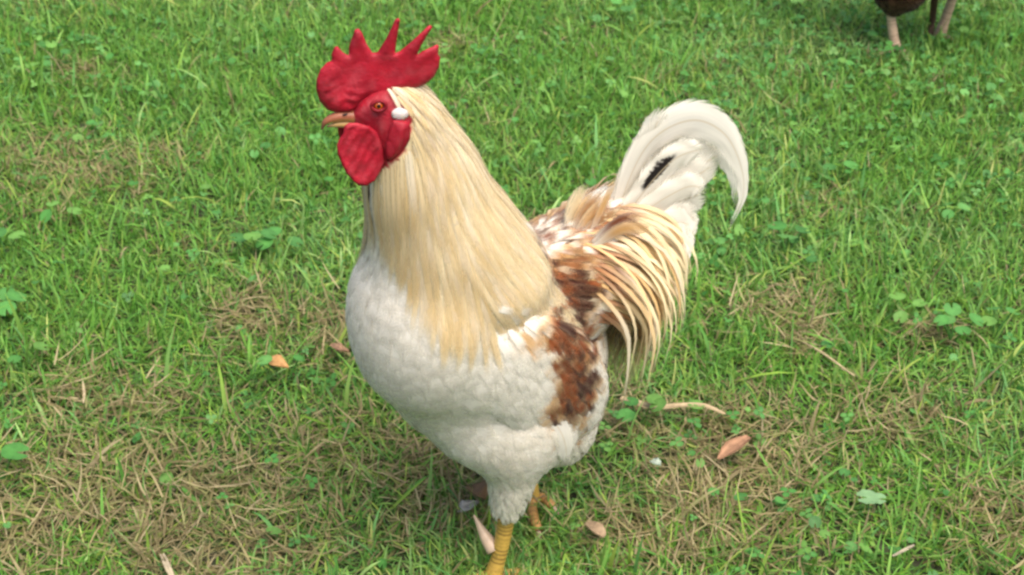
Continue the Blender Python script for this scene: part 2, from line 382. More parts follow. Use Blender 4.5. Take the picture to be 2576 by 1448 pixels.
G_DRY = np.array([(.40, .32, .16), (.30, .25, .11), (.46, .38, .21), (.24, .19, .09), (.34, .33, .13)])
def grass_col(P, ts, drybias=0.):
    n = len(P); d = dryness(P); hue = vnoise(P[:, 0], P[:, 1], 5, 0)
    li = np.clip((hue*3+rng.normal(0, 1.4, n)+1.2).astype(int), 0, 5); c = G_LUSH[li]*rng.uniform(.75, 1.25, (n, 1))
    dr = G_DRY[rng.integers(0, 5, n)]*rng.uniform(.7, 1.15, (n, 1))
    isd = rng.random(n) < np.clip(d*.62+.03+drybias, 0, .93)
    yel = c*np.array([1.45, 1.06, 1.0]); c = np.where((rng.random(n) < .18+d*.5)[:, None], yel, c)
    c = np.where(isd[:, None], dr, c)
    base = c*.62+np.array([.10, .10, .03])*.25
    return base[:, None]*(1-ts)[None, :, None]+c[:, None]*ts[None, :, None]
def lawn(name, P, scale, K, label):
    d = dryness(P); n = len(P); lush = vnoise(P[:, 0], P[:, 1], 9, 3)
    h = (.013+.022*rng.random(n)**1.5+.013*lush)*(1-.25*d)*scale; long = rng.random(n) < .035; h = np.where(long, h*1.9, h)
    w = (.0014+.0021*rng.random(n)**1.8)*scale**.5; w = np.where(long, w*1.5, w)
    lean = np.abs(rng.normal(.75, .45, n))+d*.4; curl = rng.normal(.6, .7, n)+d*.2
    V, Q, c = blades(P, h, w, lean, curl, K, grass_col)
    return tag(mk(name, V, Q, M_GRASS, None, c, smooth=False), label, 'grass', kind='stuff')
P1 = field(165000); _x, _y = project(np.column_stack([P1, np.zeros(len(P1))]))
P1 = P1[rng.random(len(P1)) > .85*np.exp(-((_x-575)/110)**2-((_y-1405)/36)**2)-.0+.5*np.exp(-((_x-650)/60)**2-((_y-805)/22)**2)]                # scratched bare spots
_t = np.vstack([ground(a, b)[:2]+rng.normal(0, sg, (k, 2)) for a, b, sg, k in ((1240, 1478, .030, 900), (1205, 1500, .03, 500), (1352, 1330, .022, 420), (2250, 150, .025, 350), (2362, 118, .025, 350), (1180, 1275, .02, 160))]); P1 = np.vstack([P1, _t])   # tufts the toes sink into
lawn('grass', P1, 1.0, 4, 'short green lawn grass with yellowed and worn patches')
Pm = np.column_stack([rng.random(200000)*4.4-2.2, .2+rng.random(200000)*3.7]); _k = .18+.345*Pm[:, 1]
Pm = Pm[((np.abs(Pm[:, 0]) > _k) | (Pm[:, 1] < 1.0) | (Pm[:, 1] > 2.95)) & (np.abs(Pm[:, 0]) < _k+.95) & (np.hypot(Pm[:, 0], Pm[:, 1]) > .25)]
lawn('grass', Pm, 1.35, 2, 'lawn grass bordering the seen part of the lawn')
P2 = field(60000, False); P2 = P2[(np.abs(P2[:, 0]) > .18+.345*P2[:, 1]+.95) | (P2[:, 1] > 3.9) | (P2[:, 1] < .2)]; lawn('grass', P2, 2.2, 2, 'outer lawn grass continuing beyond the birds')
# dead thatch lying between the blades
Pt = field(80000); keep = rng.random(len(Pt)) < .0+.80*sm(.12, .5, dryness(Pt)); Pt = Pt[keep]; _x, _y = project(np.column_stack([Pt, np.zeros(len(Pt))])); Pt = Pt[rng.random(len(Pt)) > .8*np.exp(-((_x-575)/110)**2-((_y-1405)/36)**2)]; n = len(Pt)
V, Q, c = blades(Pt, .016+.034*rng.random(n), .0010+.0014*rng.random(n), np.abs(rng.normal(1.35, .2, n)), rng.normal(.1, .5, n), 3,
                 lambda P, ts: np.repeat((G_DRY[rng.integers(0, 5, len(P))]*rng.uniform(.6, 1.15, (len(P), 1)))[:, None], len(ts), 1), z0=.004+.014*rng.random(n))
tag(mk('thatch', V, Q, M_GRASS, None, c, smooth=False), 'dry straw-coloured thatch lying among the lawn grass', 'thatch', kind='stuff')
# clover and small round weed leaves mixed into the turf
def leaf_disc(kind, K=9):
    if kind == 0:                                                   # kidney leaf with scalloped rim
        a = np.linspace(.25, 2*math.pi-.25, K*2); r = .5*(1+.07*np.cos(a*9)); p = np.stack([np.cos(a)*r, np.sin(a)*r], 1)
    else:                                                           # one clover leaflet
        a = np.linspace(0, 2*math.pi, K*2, endpoint=False); r = .26+.05*np.cos(a); p = np.stack([.27+np.cos(a)*r, np.sin(a)*r*.9], 1)
    return p
def leaf_mesh(kind, pos, az, tilt, size, c):
    V, Fs, Cs = [], [], []
    reps = [0] if kind == 0 else [0, 2.09, -2.09]
    for r in reps:
        p = leaf_disc(kind); n = len(p); o = len(V)
        ctr = np.array([0, 0]) if kind == 0 else np.array([.27, 0])
        ca, sa = math.cos(r), math.sin(r); R = np.array([[ca, -sa], [sa, ca]])
        mid = (p-ctr)*.5+ctr
        pts = np.vstack([[ctr], mid, p]) @ R.T
        rr = np.linalg.norm(pts, axis=1)
        z = .10*np.abs(pts[:, 0]*math.sin(r)-pts[:, 1]*math.cos(r))+.25*(rr-.3)**2*(1 if kind == 0 else -1)+rng.normal(0, .012, len(pts))
        V += [np.array([a, b, h])*size for (a, b), h in zip(pts, z)]
        for i in range(n):
            j = (i+1) % n
            if kind == 0 and i == n-1: continue
            Fs.append((o, o+1+i, o+1+j)); Fs.append((o+1+i, o+1+n+i, o+1+n+j)); Fs.append((o+1+i, o+1+n+j, o+1+j))
        Cs += [c*1.12]+[c*rng.uniform(.95, 1.08)]*n+[c*rng.uniform(.85, 1.0) for _ in range(n)]
    V = np.array(V); ca, sa = math.cos(az), math.sin(az)
    ct, st = math.cos(tilt), math.sin(tilt)
    V = V @ np.array([[ct, 0, -st], [0, 1, 0], [st, 0, ct]]).T
    V = V @ np.array([[ca, -sa, 0], [sa, ca, 0], [0, 0, 1]]).T+np.array(pos)
    return V, Fs, np.array(Cs)
WEED = [(.08, .25, .05), (.095, .28, .06), (.125, .31, .075), (.075, .22, .05), (.15, .32, .065)]
Pw = field(7500); px, py = project(np.column_stack([Pw, np.zeros(len(Pw))]))
wd = sm(.42, .75, vnoise(Pw[:, 0], Pw[:, 1], 6, 3))*.8+.25*sm(900, 100, py)+.3*np.exp(-((px-2250)/400)**2-((py-350)/300)**2); wd *= 1-.8*dryness(Pw)
Pw = Pw[rng.random(len(Pw)) < wd*.9+.06]
VV, FF, CC, o = [], [], [], 0
for p in Pw:
    c = np.array(random.choice(WEED))*random.uniform(.8, 1.2)
    v, f, cc = leaf_mesh(random.choice((0, 1, 1)), (p[0], p[1], random.uniform(.012, .034)), random.random()*6.28, random.gauss(0, .6), random.uniform(.007, .016), c)
    VV.append(v); CC.append(cc); FF += [tuple(i+o for i in q) for q in f]; o += len(v)
tag(mk('clover_cover', np.vstack(VV), np.array(FF), M_LEAF, None, np.vstack(CC)), 'small round clover and ground ivy leaves spread through the lawn', 'clover', kind='stuff')

# ================================================================== BIRDS
def inv(fr, w):
    q = np.asarray(w, float)-fr.o; return np.stack([q@fr.X, q@fr.Y, q@fr.Z], -1)
def bvh_of(V, Fc): return BVHTree.FromPolygons([tuple(v) for v in V], Fc)
WHITE = np.array([.81, .765, .675]); CREAM = np.array([.78, .66, .44]); STRAW = np.array([.78, .645, .395]); GOLD = np.array([.68, .40, .145])
RUST = np.array([.18, .042, .007]); MAHOG = np.array([.042, .009, .004]); RED = np.array([.33, .0075, .021]); BLACK = np.array([.012, .008, .008])
YEL = np.array([.44, .275, .055])
def mixc(a, b, t): t = np.asarray(t)[..., None]; return a*(1-t)+b*t

def shank(parent, path, r0, r1, col, seam, name='leg', n=76, pitchlen=.0046):
    P = spline(path, n); L_ = np.concatenate([[0], np.cumsum(np.linalg.norm(np.diff(P, axis=0), axis=1))])
    saw = (L_/pitchlen) % 1.0; tt = np.linspace(0, 1, n)
    rad = np.interp(tt, [0, .08, .25, .8, 1], [r0*1.12, r0*1.05, r0*.92, r1*.95, r1*1.25])*(1+.045*saw)
    V, Fc = tube(P, rad, 16); c = np.repeat(mixc(col, seam, .75*(saw < .18))*(.9+.2*rng.random((n, 1))), 16, 0)
    return mk(name, V, Fc, M_SCALE, parent, c)
def toe(parent, path, r0, r1, col, seam, name='toe', claw=True, claw_len=.014):
    n = 34; P = spline(path, n); saw = np.linspace(0, 9, n) % 1; tt = np.linspace(0, 1, n)
    rad = np.interp(tt, [0, .3, .34, .6, .64, 1], [r0, r0*.9, r0*.98, r0*.8, r0*.88, r1])*(1+.05*saw)
    V, Fc = tube(P, rad, 12); c = np.repeat(mixc(col, seam, .6*(saw < .2)), 12, 0)
    o = mk(name, V, Fc, M_SCALE, parent, c)
    if claw:
        d = unit(P[-1]-P[-4]); dn = np.array([0, 0, -1.])
        pc = spline([P[-1]-d*.003, P[-1]+d*claw_len*.5+dn*.001, P[-1]+d*claw_len+dn*.006], 8)
        V, Fc = tube(pc, np.linspace(r1*.8, .0004, 8), 10); mk('claw', V, Fc, M_HORN, o, np.tile((.42, .27, .20), (len(V), 1)))
    return o

# ------------------------------------------------------------------ the rooster
PHI = math.radians(34); HD = math.pi+PHI
foot = ground(1240, 1478); fr = Frame(foot-Frame((0, 0, 0), HD).Y*.05, HD)
hc = fr.w(fr.loc(945, 272, 0)); PHH = math.radians(14); hf = Frame((hc[0], hc[1], 0), math.pi+PHH); HZ = hc[2]
rooster = empty('rooster', fr.o, HD)
tag(rooster, 'large cream and white rooster with rust wing patches and tall red comb', 'rooster')
H2L = lambda p: inv(fr, hf.w(p))                                    # head frame -> rooster frame
hl = H2L(np.array([0, 0, HZ])); YAWH = PHH-PHI
hock = fr.loc(1272, 1312, .05)
solids = [
    ellipsoid((-.018, 0, .255), (.110, .082, .084), math.radians(28)),
    ellipsoid((.034, 0, .286), (.063, .074, .088), math.radians(0)),
    ellipsoid((.006, 0, .222), (.060, .058, .062), math.radians(25)),
    ellipsoid((-.010, 0, .325), (.064, .075, .056), math.radians(0)),
    ellipsoid((-.105, 0, .275), (.075, .056, .058), math.radians(-15)),
    ellipsoid((-.155, 0, .310), (.055, .028, .042), math.radians(-35)),
    ellipsoid((.012, 0, .355), (.078, .066, .064), math.radians(66)),
    ellipsoid((.031, 0, .415), (.070, .048, .051), math.radians(74)),
    ellipsoid((hl[0]*.64, hl[1]*.6, .465), (.055, .030, .035), math.radians(68)),
    ellipsoid((hl[0]-.015, hl[1]+.0, hl[2]-.006), (.028, .0205, .026), math.radians(20), yaw=YAWH),
    ellipsoid(tuple(H2L(np.array([-.004, 0, HZ-.001]))), (.024, .0180, .0185), math.radians(-18), yaw=YAWH),
    ellipsoid(tuple(H2L(np.array([.010, 0, HZ-.007]))), (.0135, .0085, .0095), math.radians(-14), yaw=YAWH),
    ellipsoid((-.010, .022, .184), (.050, .050, .052), math.radians(10)),
    ellipsoid((-.055, .020, .168), (.055, .050, .045), math.radians(5)),
    ellipsoid((-.034, .048, .172), (.048, .036, .055), math.radians(20)),
    ellipsoid((-.050, -.046, .185), (.050, .040, .060), math.radians(20)),
    ellipsoid((-.095, 0, .200), (.052, .060, .065), 0),
    ellipsoid((-.084, .036, .146), (.038, .032, .038), math.radians(14)),
    cone((-.026, .050, .15), hock+np.array([0, 0, .004]), .027, .0115),
    cone((-.050, -.045, .17), (-.085, -.040, .115), .034, .013),
]
BV, BF = fuse(solids, .0038, 20)
_e = np.array([(q[i], q[(i+1) % len(q)]) for q in BF for i in range(len(q))]); _w = np.maximum(sm(.325, .345, BV[:, 2])*sm(.475, .455, BV[:, 2])*sm(.02, -.02, BV[:, 0]-.10), .6*sm(.115, .135, BV[:, 2])*sm(.235, .215, BV[:, 2]))
_deg = np.bincount(_e.ravel(), minlength=len(BV)).astype(float)
for _ in range(90):                                                # even out the join of neck and shoulders
    acc = np.zeros_like(BV); np.add.at(acc, _e[:, 0], BV[_e[:, 1]]); np.add.at(acc, _e[:, 1], BV[_e[:, 0]]); BV = BV+(acc/_deg[:, None]-BV)*(.5*_w)[:, None]
bvh = bvh_of(BV, BF)
def near_px(p):                                                     # photo pixel of the point (far side mirrored onto the near side)
    p = np.array(p, float)
    if p.ndim == 1: p = p[None]
    b = p.copy(); b[:, 1] = np.abs(b[:, 1]); x, y = fr.px(b)
    h = inv(hf, fr.w(p)); hm = h.copy(); hm[:, 1] = np.abs(hm[:, 1]); xh, yh = hf.px(hm)
    w = sm(.43, .455, p[:, 2]); return x*(1-w)+xh*w, y*(1-w)+yh*w
EDGE_Y = [150, 205, 216, 245, 267, 302, 356, 400, 430, 450]; EDGE_X = [900, 940, 965, 992, 1024, 1033, 1027, 1000, 955, 900]
def face_mask(p):
    x, y = near_px(p); return (x < np.interp(y, EDGE_Y, EDGE_X)+4) & (y < 445) & (p[..., 2] > .42)
def axis_x(z): return np.interp(z, [.30, .36, .42, .47, .51], [.005, .020, .034, .050, .065])
fm = face_mask(BV).astype(float)
dk = BV[:, 2] < hock[2]+.012
def hackle_zone(p):
    ax = axis_x(p[..., 2]); ang = np.abs(np.arctan2(p[..., 1], p[..., 0]-ax))
    lim = np.interp(p[..., 2], [.33, .37, .40, .43, .45], [1.10, .85, .55, .25, .05])
    return (p[..., 2] > .330+.022*np.cos(ang)) & (ang > lim) & ~face_mask(p) & (p[..., 0]-ax > -.062+.25*(np.clip(p[..., 2], .33, .40)-.40)*-.1)
RUSTB = [(1435, 735, 50, 85, 1.1), (1440, 805, 42, 60, 1.1), (1475, 725, 40, 60, .75), (1410, 850, 42, 45, .95), (1448, 965, 42, 74, 1.1), (1420, 1050, 45, 40, .7), (1345, 872, 45, 28, .36), (1480, 870, 28, 60, .7), (1330, 690, 25, 60, .6)]
DARKB = [(1432, 735, 42, 70, 1.2), (1425, 810, 40, 40, .8), (1455, 925, 40, 60, .75), (1410, 800, 40, 40, .7), (1445, 990, 32, 50, .6)]
def blob(B, x, y): return max(w*math.exp(-(((x-a)/c)**2+((y-b)/d)**2)*.8) for a, b, c, d, w in B)
def base_col(p):
    X, Y = near_px(p); r = np.zeros(len(p))
    for a, b, c, d, w in RUSTB: r = np.maximum(r, w*np.exp(-(((X-a)/c)**2+((Y-b)/d)**2)*.8))
    return mixc(np.tile(WHITE*.95, (len(p), 1)), RUST, sm(.3, .55, r))
bc = np.where(fm[:, None] > 0, RED*.95*(1+.3*np.array([mnoise.noise(Vector(p)*110) for p in BV])[:, None])+np.array([.07, .04, .04])*np.clip(np.array([mnoise.noise(Vector(p)*200) for p in BV])[:, None]*2, 0, 1), np.where(hackle_zone(BV)[:, None], STRAW*.95, base_col(BV)))
body = mk('body', BV, BF, M_BODY, rooster, bc)
body.data.materials.append(M_SKIN)
for p in body.data.polygons:
    if fm[p.vertices[0]] > 0: p.material_index = 1

# flow fields
def neck_flow(p, t):
    ax = axis_x(p[2]); r = np.array([p[0]-ax, p[1], 0]); r = r/(np.linalg.norm(r)+1e-6)
    k = np.interp(p[2], [.28, .36, .40, .46, .52], [.9, .7, .45, .25, .55]); back = np.array([-.25, 0, 0])*(p[2] > .47)
    return r*k+np.array([0, 0, -1])+back+np.array([-.10-.35*sm(.42, .36, p[2])*sm(.02, -.01, p[0]-ax), 0, 0])
def body_flow(p, t):
    f = sm(-.02, .07, p[0]); return np.array([-1+.75*f, 0.10*np.sign(p[1])*f, -.40-.75*f+.25*sm(.25, .18, p[2])])
def back_flow(p, t):
    s = np.sign(p[1])*min(1, abs(p[1])/.02); return np.array([-1, .38*s, -.18-6*max(0, abs(p[1])-.03)])
def saddle_flow(p, t):
    s = np.sign(p[1])*min(1, abs(p[1])/.015); return np.array([-.92+.5*t, .60*s*(1-t), -.25-1.2*t-5*max(0, abs(p[1])-.03)])

def plum_col(p, ts, Pt):
    X, Y = near_px(Pt); jx, jy = random.gauss(0, 9), random.gauss(0, 12); x, y = X[0], Y[0]
    g = random.uniform(.95, 1.04); c = np.tile(WHITE*g, (len(ts), 3, 1))
    tip = sm(.45, .95, ts)[:, None, None]
    r = np.array([blob(RUSTB, a+jx, b+jy) for a, b in zip(X, Y)]); dk_ = blob(DARKB, x+jx, y+jy); rj = random.gauss(0, .10)
    if 1295 < x < 1570 and 540 < y < 735:                           # mottled back
        r2 = random.random()
        c = c*(1-tip*.7)+GOLD*tip*.7
        if r2 < .62:
            cen = np.array([.45, 1, .45])[None, :, None]*sm(.15, .5, ts)[:, None, None]; k = cen*random.uniform(.7, 1)
            c = c*(1-k)+(MAHOG*1.5 if random.random() < .4 else RUST)*k
        elif r2 < .85: c = c*(1-tip*.8)+RUST*1.6*tip*.8
    rr = r+rj*np.minimum(1, r*4); edge = np.array([.8, 1, .8])[None, :, None]
    kg = (sm(.08, .30, rr)*.8)[:, None, None]; c = c*(1-kg*edge)+GOLD*kg*edge
    base = MAHOG*random.uniform(.9, 1.7) if random.random() < dk_*1.15 else mixc(GOLD*.75, RUST*random.uniform(.7, 1.5), sm(.25, .75, rr.max()))
    k = sm(.18, .50, rr)[:, None, None]*edge; c = c*(1-k)+base*k
    if r.max() < .05 and random.random() < .02: c = c*(1-.2*tip)+np.array([.62, .46, .30])*.2*tip
    if r.max() > .4 and random.random() < .04: c = c*.5+CREAM*.5
    return c
# body feathers: breast, belly, flanks
def breast_zone(p): return (p[..., 2] > .148) & (p[..., 2] < .47) & ~hackle_zone(p) & ~face_mask(p) & ~((p[..., 0] < -.03) & (p[..., 2] > .30))
R_ = scatter(BV, BF, breast_zone, .0064, 70000)
feathers('breast_plumage', R_, bvh, body_flow, lambda p: .030 if p[2] < .36 else .026, lambda p: .019 if p[2] < .36 else .010, 6, W_CONT, plum_col, rooster, off=(.0012, .0026), stick=.95, camber=.05, yaw=.18, soft=.9)
# loose downy feathers of thighs and vent
def fluff_zone(p): return (p[..., 2] < .205) & (p[..., 2] > hock[2]+.004) & (p[..., 0] < .02)
R_ = scatter(BV, BF, fluff_zone, .0042, 60000)
fl_flow = lambda p, t: np.array([-.35-.3*sm(.1, .2, p[2]), 0, -1.])
feathers('thigh_fluff', R_, bvh, fl_flow, lambda p: np.interp(p[2], [.08, .12, .2], [.012, .024, .036]), lambda p: np.interp(p[2], [.08, .12, .2], [.004, .007, .010]), 6, W_LANCE,
         lambda p, ts, Pt: np.tile(WHITE*random.uniform(.86, 1.0)*np.array([1, .985, .95]), (len(ts), 3, 1)), rooster, off=(.001, .0034), stick=.88, camber=.03, yaw=.3, soft=.96)
# back between hackle and tail
def back_zone(p): return (p[..., 0] < .02) & (p[..., 2] > .285) & (p[..., 2] < .40) & (np.abs(p[..., 1]) < .085) & ~hackle_zone(p)
R_ = scatter(BV, BF, back_zone, .0050)
feathers('back_plumage', R_, bvh, back_flow, lambda p: .032, lambda p: .0100, 6, W_CONT, plum_col, rooster, off=(.002, .004), stick=.9, yaw=.18, camber=.08)
# saddle hackles hanging over the flank
def saddle_zone(p): return (p[..., 0] < -.100) & (p[..., 0] > -.178) & (p[..., 2] > .262-.018*(p[..., 0] < -.115)) & (np.abs(p[..., 1]) > .006)
def saddle_col(p, ts, Pt):
    r = random.random(); a = mixc(WHITE*.95, CREAM, .7) if r < .22 else (STRAW*random.uniform(.93, 1.05) if r < .80 else mixc(STRAW, GOLD, random.uniform(.3, .8)))
    c = np.tile(a, (len(ts), 3, 1)); b = sm(random.uniform(.25, .5), .05, ts)[:, None, None]
    if p[0] > -.150: c = c*(1-b*.85)+(RUST*1.5 if random.random() < .6 else GOLD*.9)*b*.85
    m = sm(.15, .5, ts)[:, None, None]*np.array([.1, 1, .1])[None, :, None]
    if random.random() < .25: c = c*(1-.45*m)+np.array([.36, .22, .10])*.45*m
    c = c*(1-.35*sm(.7, 1, ts)[:, None, None])+STRAW*1.05*.35*sm(.7, 1, ts)[:, None, None]
    return c
R_ = scatter(BV, BF, saddle_zone, .0033)
feathers('saddle_hackle', R_, bvh, saddle_flow, lambda p: np.interp(p[0], [-.178, -.155, -.135, -.10], [.080, .115, .175, .205]), lambda p: .0064, 12, W_LANCE, saddle_col, rooster, off=(.003, .006), stick=.12, grav=.38, camber=.06, yaw=.15, soft=.8, jit=.22)
# wings
for s in (1, -1):
    wv, wf = ellipsoid((-.044, .0675*s, .230), (.088, .0150, .050), math.radians(54), roll=math.radians(-5*s), yaw=math.radians(4*s), seg=36, rings=30)
    wv = np.array(wv); wb = bvh_of(wv, wf)
    wing = mk('wing', wv, wf, M_BODY, rooster, base_col(wv))
    wflow = lambda p, t: np.array([-.52, 0, -.85])
    R_ = scatter(wv, wf, lambda p: (p[..., 1]*s > .060), .0052)
    feathers('covert_plumage', R_, wb, wflow, lambda p: .030, lambda p: .0135, 7, W_CONT, plum_col, wing, off=(.0014, .0034), stick=.93, camber=.06, yaw=.14, soft=.85)
    for k in range(7):                                              # folded flight feathers under the coverts
        f = k/6; y0 = s*(.073-.003*k)
        a = np.array([-.030-.035*f, y0, .225+.02*f]); b = np.array([-.062-.042*f, y0+s*.006, .142+.034*f]); m_ = (a+b)/2+np.array([-.006, s*.006, -.004])
        rust = .15+.7*f
        big_feather('flight_feather', [a, m_, b], [.009, .011, .0115, .010, .003], (0, s, 0), wing,
                    lambda ts, u, P, rust=rust: mixc(WHITE, RUST, rust*sm(.75, .3, ts)*(.6 if u > 0 else .2)), camber=.15, rows=18, colsn=5, fray=.04)
# hackle: long narrow neck feathers
def hackle_col(p, ts, Pt):
    x, y = near_px(p); g = random.gauss(0, 1)
    base = STRAW*(1+.06*g)*np.array([1, 1+.03*g, 1+.10*g]); 
    if random.random() < .30: base = mixc(base, WHITE, .45)
    c = np.tile(base, (len(ts), 3, 1))
    m = (sm(.1, .4, ts)*sm(1.0, .75, ts))[:, None, None]*np.array([.0, 1, .0])[None, :, None]
    c = c*(1-.17*m)+GOLD*.17*m
    lo = sm(.62, 1, ts)[:, None, None]; c = c*(1-.45*lo)+np.array([.80, .66, .36])*.45*lo
    if p[2] > .475 and random.random() < .3: c = c*.72+np.array([.30, .2, .12])*.28
    if p[0] < axis_x(p[2])-.01: c = c*(1-.3)+np.array([.80, .71, .50])*.3
    return np.clip(c, 0, .86)
R_ = scatter(BV, BF, hackle_zone, lambda p: np.interp(p[2], [.34, .44, .5], [.0038, .0034, .0030]), 90000)
def hk_len(p): a = abs(math.atan2(p[1], p[0]-axis_x(p[2]))); return np.interp(p[2], [.40, .44], [np.interp(a, [1.0, 1.5, 1.9, 2.3, 2.9], [.62, .74, .90, .85, .55]), 1])
feathers('hackle', R_, bvh, neck_flow, lambda p: hk_len(p)*np.interp(p[2], [.32, .37, .40, .46, .50, .53], [.095, .118, .100, .070, .036, .020]), lambda p: np.interp(p[2], [.34, .46, .52], [.0095, .0082, .0056]), 9, W_LANCE, hackle_col, rooster, off=(.0030, .0026), stick=.82, grav=.10, camber=.02, yaw=.06, soft=.97, mat=M_HACK)
# tail
def tailcol(dark=None, tint=0.):
    def f(ts, u, P):
        c = np.tile(mixc(WHITE*1.02, STRAW, tint), (len(ts), 1)); c = c*(1-.08*sm(.2, 0, abs(u))) if abs(u) < .2 else c
        if dark:
            a, b, u0, u1 = dark; 
            uc, uh = (u0+u1)/2, (u1-u0)/2; f = np.clip((ts-a)/(b-a), 0, 1); hw_ = uh*np.sin(math.pi*np.clip(f*.86+.10, 0, 1))**.6*(1+.16*rng.normal(0, 1, len(ts))); k = sm(a-.04, a, ts)*sm(b+.05, b, ts)*sm(hw_+.10, hw_-.05, abs(u-uc)); c = mixc(c, BLACK, k)
        return c
    return f
def tpath(pts, y): return [fr.loc(a, b, yy) for (a, b), yy in zip(pts, y)]
RECT = [([(1515, 590), (1590, 430), (1667, 278)], .010, .016), ([(1520, 595), (1630, 430), (1722, 268)], -.004, .017), ([(1530, 600), (1690, 460), (1812, 384)], .004, .019),
        ([(1530, 605), (1680, 490), (1800, 408)], .014, .019), ([(1530, 610), (1670, 520), (1775, 482)], .020, .020), ([(1535, 615), (1660, 560), (1752, 545)], .025, .018), ([(1535, 620), (1650, 600), (1735, 600)], .028, .017)]
for i, (pts, y, w) in enumerate(RECT):
    for s in (1, -1):
        o = big_feather('tail_feather', tpath(pts, [y*s*.7, y*s, y*s*1.5]), [w*.3, w*.7, w*.9, w, w*1.05, w*1.05, w*.95, w*.45], (0, 1, 0), rooster, tailcol(tint=.03), camber=.10, fray=.05)
SICK = [([(1545, 600), (1572, 470), (1635, 350), (1735, 300), (1818, 335), (1862, 420), (1866, 500), (1832, 582)], .016, [.004, .012, .019, .020, .0155, .0100, .0050, .0008], None),
        ([(1540, 600), (1590, 450), (1660, 345), (1745, 320), (1810, 360), (1850, 440), (1850, 520)], -.014, [.004, .012, .018, .019, .016, .010, .002], None),
        ([(1540, 610), (1600, 500), (1690, 400), (1780, 370)], .024, [.004, .014, .018, .016, .004], (.42, .66, -.5, .13)),
        ([(1545, 615), (1620, 530), (1720, 470), (1772, 475)], .030, [.004, .013, .017, .014, .004], None),
        ([(1545, 625), (1640, 570), (1720, 560), (1738, 600)], .034, [.004, .012, .016, .013, .004], None),
        ([(1560, 640), (1650, 600), (1715, 610), (1722, 660)], .040, [.004, .012, .015, .012, .004], None)]
for pts, y, w, dk_ in SICK:
    big_feather('sickle_feather' if len(pts) > 5 else 'tail_feather', tpath(pts, np.linspace(y*.6, y*1.2, len(pts))), w, (0, 1, 0), rooster, tailcol(dk_, .02), camber=.16, fray=.07, rows=90 if dk_ else 64, colsn=21 if dk_ else 9)
CPAL = [WHITE, WHITE, mixc(WHITE, GOLD, .35), mixc(WHITE, STRAW, .6), STRAW, mixc(GOLD, STRAW, .5), GOLD, mixc(GOLD, RUST, .5)]
COV = [([(1490, 610), (1560, 552), (1655, 545)], .040, .007, RUST), ([(1490, 622), (1570, 575), (1672, 585)], .043, .009, mixc(GOLD, RUST, .25)), ([(1480, 600), (1520, 510), (1562, 425)], .024, .006, GOLD)]
for k in range(26):
    f = k/25; a_ = random.gauss(0, 10); x0, y0 = 1425+75*f, 592+40*f
    tx, ty = 1480+215*f**.8+a_, 462+175*f**1.1+random.gauss(0, 14); yl = .006+.036*f+random.uniform(-.004, .004)
    COV.append(([(x0, y0), ((x0+tx)/2-6, (y0+ty)/2-14*(1-f)), (tx, ty)], yl, random.uniform(.006, .010), random.choice(CPAL)))
for pts, y, w, c in COV:
    for s in (1, -1):
        big_feather('tail_covert', tpath(pts, [y*.8*s, y*s, y*1.1*s]), [w*.5, w*.95, w, w*.75, w*.25], (0, s, 0), rooster, lambda ts, u, P, c=c: mixc(np.tile(WHITE, (len(ts), 1)), c, sm(.0, .4, ts)*(1-.3*abs(u))), camber=.1, rows=16, colsn=5, fray=.06, mat=M_FEATH)

# head: comb, wattles, ear lobe, beak, eyes
CR = lambda pts: [(740.6+x*.3558, y*.3558) for x, y in pts]
def hpoly(pts, yl=0.): return np.array([hf.loc(a, b, yl)[[0, 2]] for a, b in CR(pts)])
H2V = lambda q, yl: H2L(np.column_stack([q[:, 0], yl if isinstance(yl, np.ndarray) else np.full(len(q), yl), q[:, 1]]))
hn = inv(fr, fr.o+hf.Y)                                             # head's left, in the rooster frame
COMB = [(235, 782), (180, 720), (155, 640), (160, 570), (190, 500), (235, 455), (270, 440), (265, 400), (290, 345), (310, 340), (345, 380), (385, 400), (390, 330), (415, 260), (430, 215), (455, 205), (480, 235), (510, 310), (550, 370), (585, 365), (640, 270), (680, 180), (705, 120), (725, 110), (738, 125), (725, 210), (712, 300), (708, 365), (740, 350), (820, 280), (900, 205), (938, 168), (954, 164), (968, 180), (930, 240), (890, 310), (860, 378), (900, 350), (960, 325), (1005, 305), (1018, 320), (1012, 375), (1028, 400), (1020, 470), (985, 540), (930, 590), (850, 625), (780, 640), (700, 660), (600, 680), (540, 700), (480, 730), (440, 775), (400, 800), (330, 805)]
cp = hpoly(COMB); zb = cp[:, 1].min(); zt = cp[:, 1].max(); x0c, x1c = cp[:, 0].min(), cp[:, 0].max()
def comb_relief(x, z, d):
    lowb = sm(zb+.045, zb+.004, z); f = sm(x0c+.4*(x1c-x0c), x1c, x)
    fold = np.sin((z*1.0+x*.35)*760+2.6*np.sin(x*170)+1.7*np.sin(z*260-x*90))*.0030*lowb*sm(.002, .008, d)*(.55+.45*np.sin(x*240+z*130))
    return fold*f+.0010*np.sin(x*210+z*120)*sm(.001, .01, d)
def comb_y(q): x, z = q[:, 0], q[:, 1]; h = (z-zb)/(zt-zb); return .006*np.sin((x-x0c)/(x1c-x0c)*4.2+.6)*h
def comb_col(v):
    n_ = np.array([mnoise.noise(Vector(p)*55) for p in v])[:, None]; pk = np.clip(np.array([mnoise.noise(Vector(p)*130+Vector((7, 3, 1))) for p in v])[:, None]*1.4, 0, 1)*.22; return np.clip(RED*(1+.25*n_)*(1-pk)+np.array([.50, .10, .12])*pk, 0, 1)
pillow('comb', cp, lambda q: H2V(q, comb_y(q)), hn, lambda d, x, z: .0009+.0013*sm(0, .004, d)+.0050*sm(zb+.045, zb, z)*sm(0, .010, d), M_SKIN, rooster, comb_col, .0022, comb_relief)
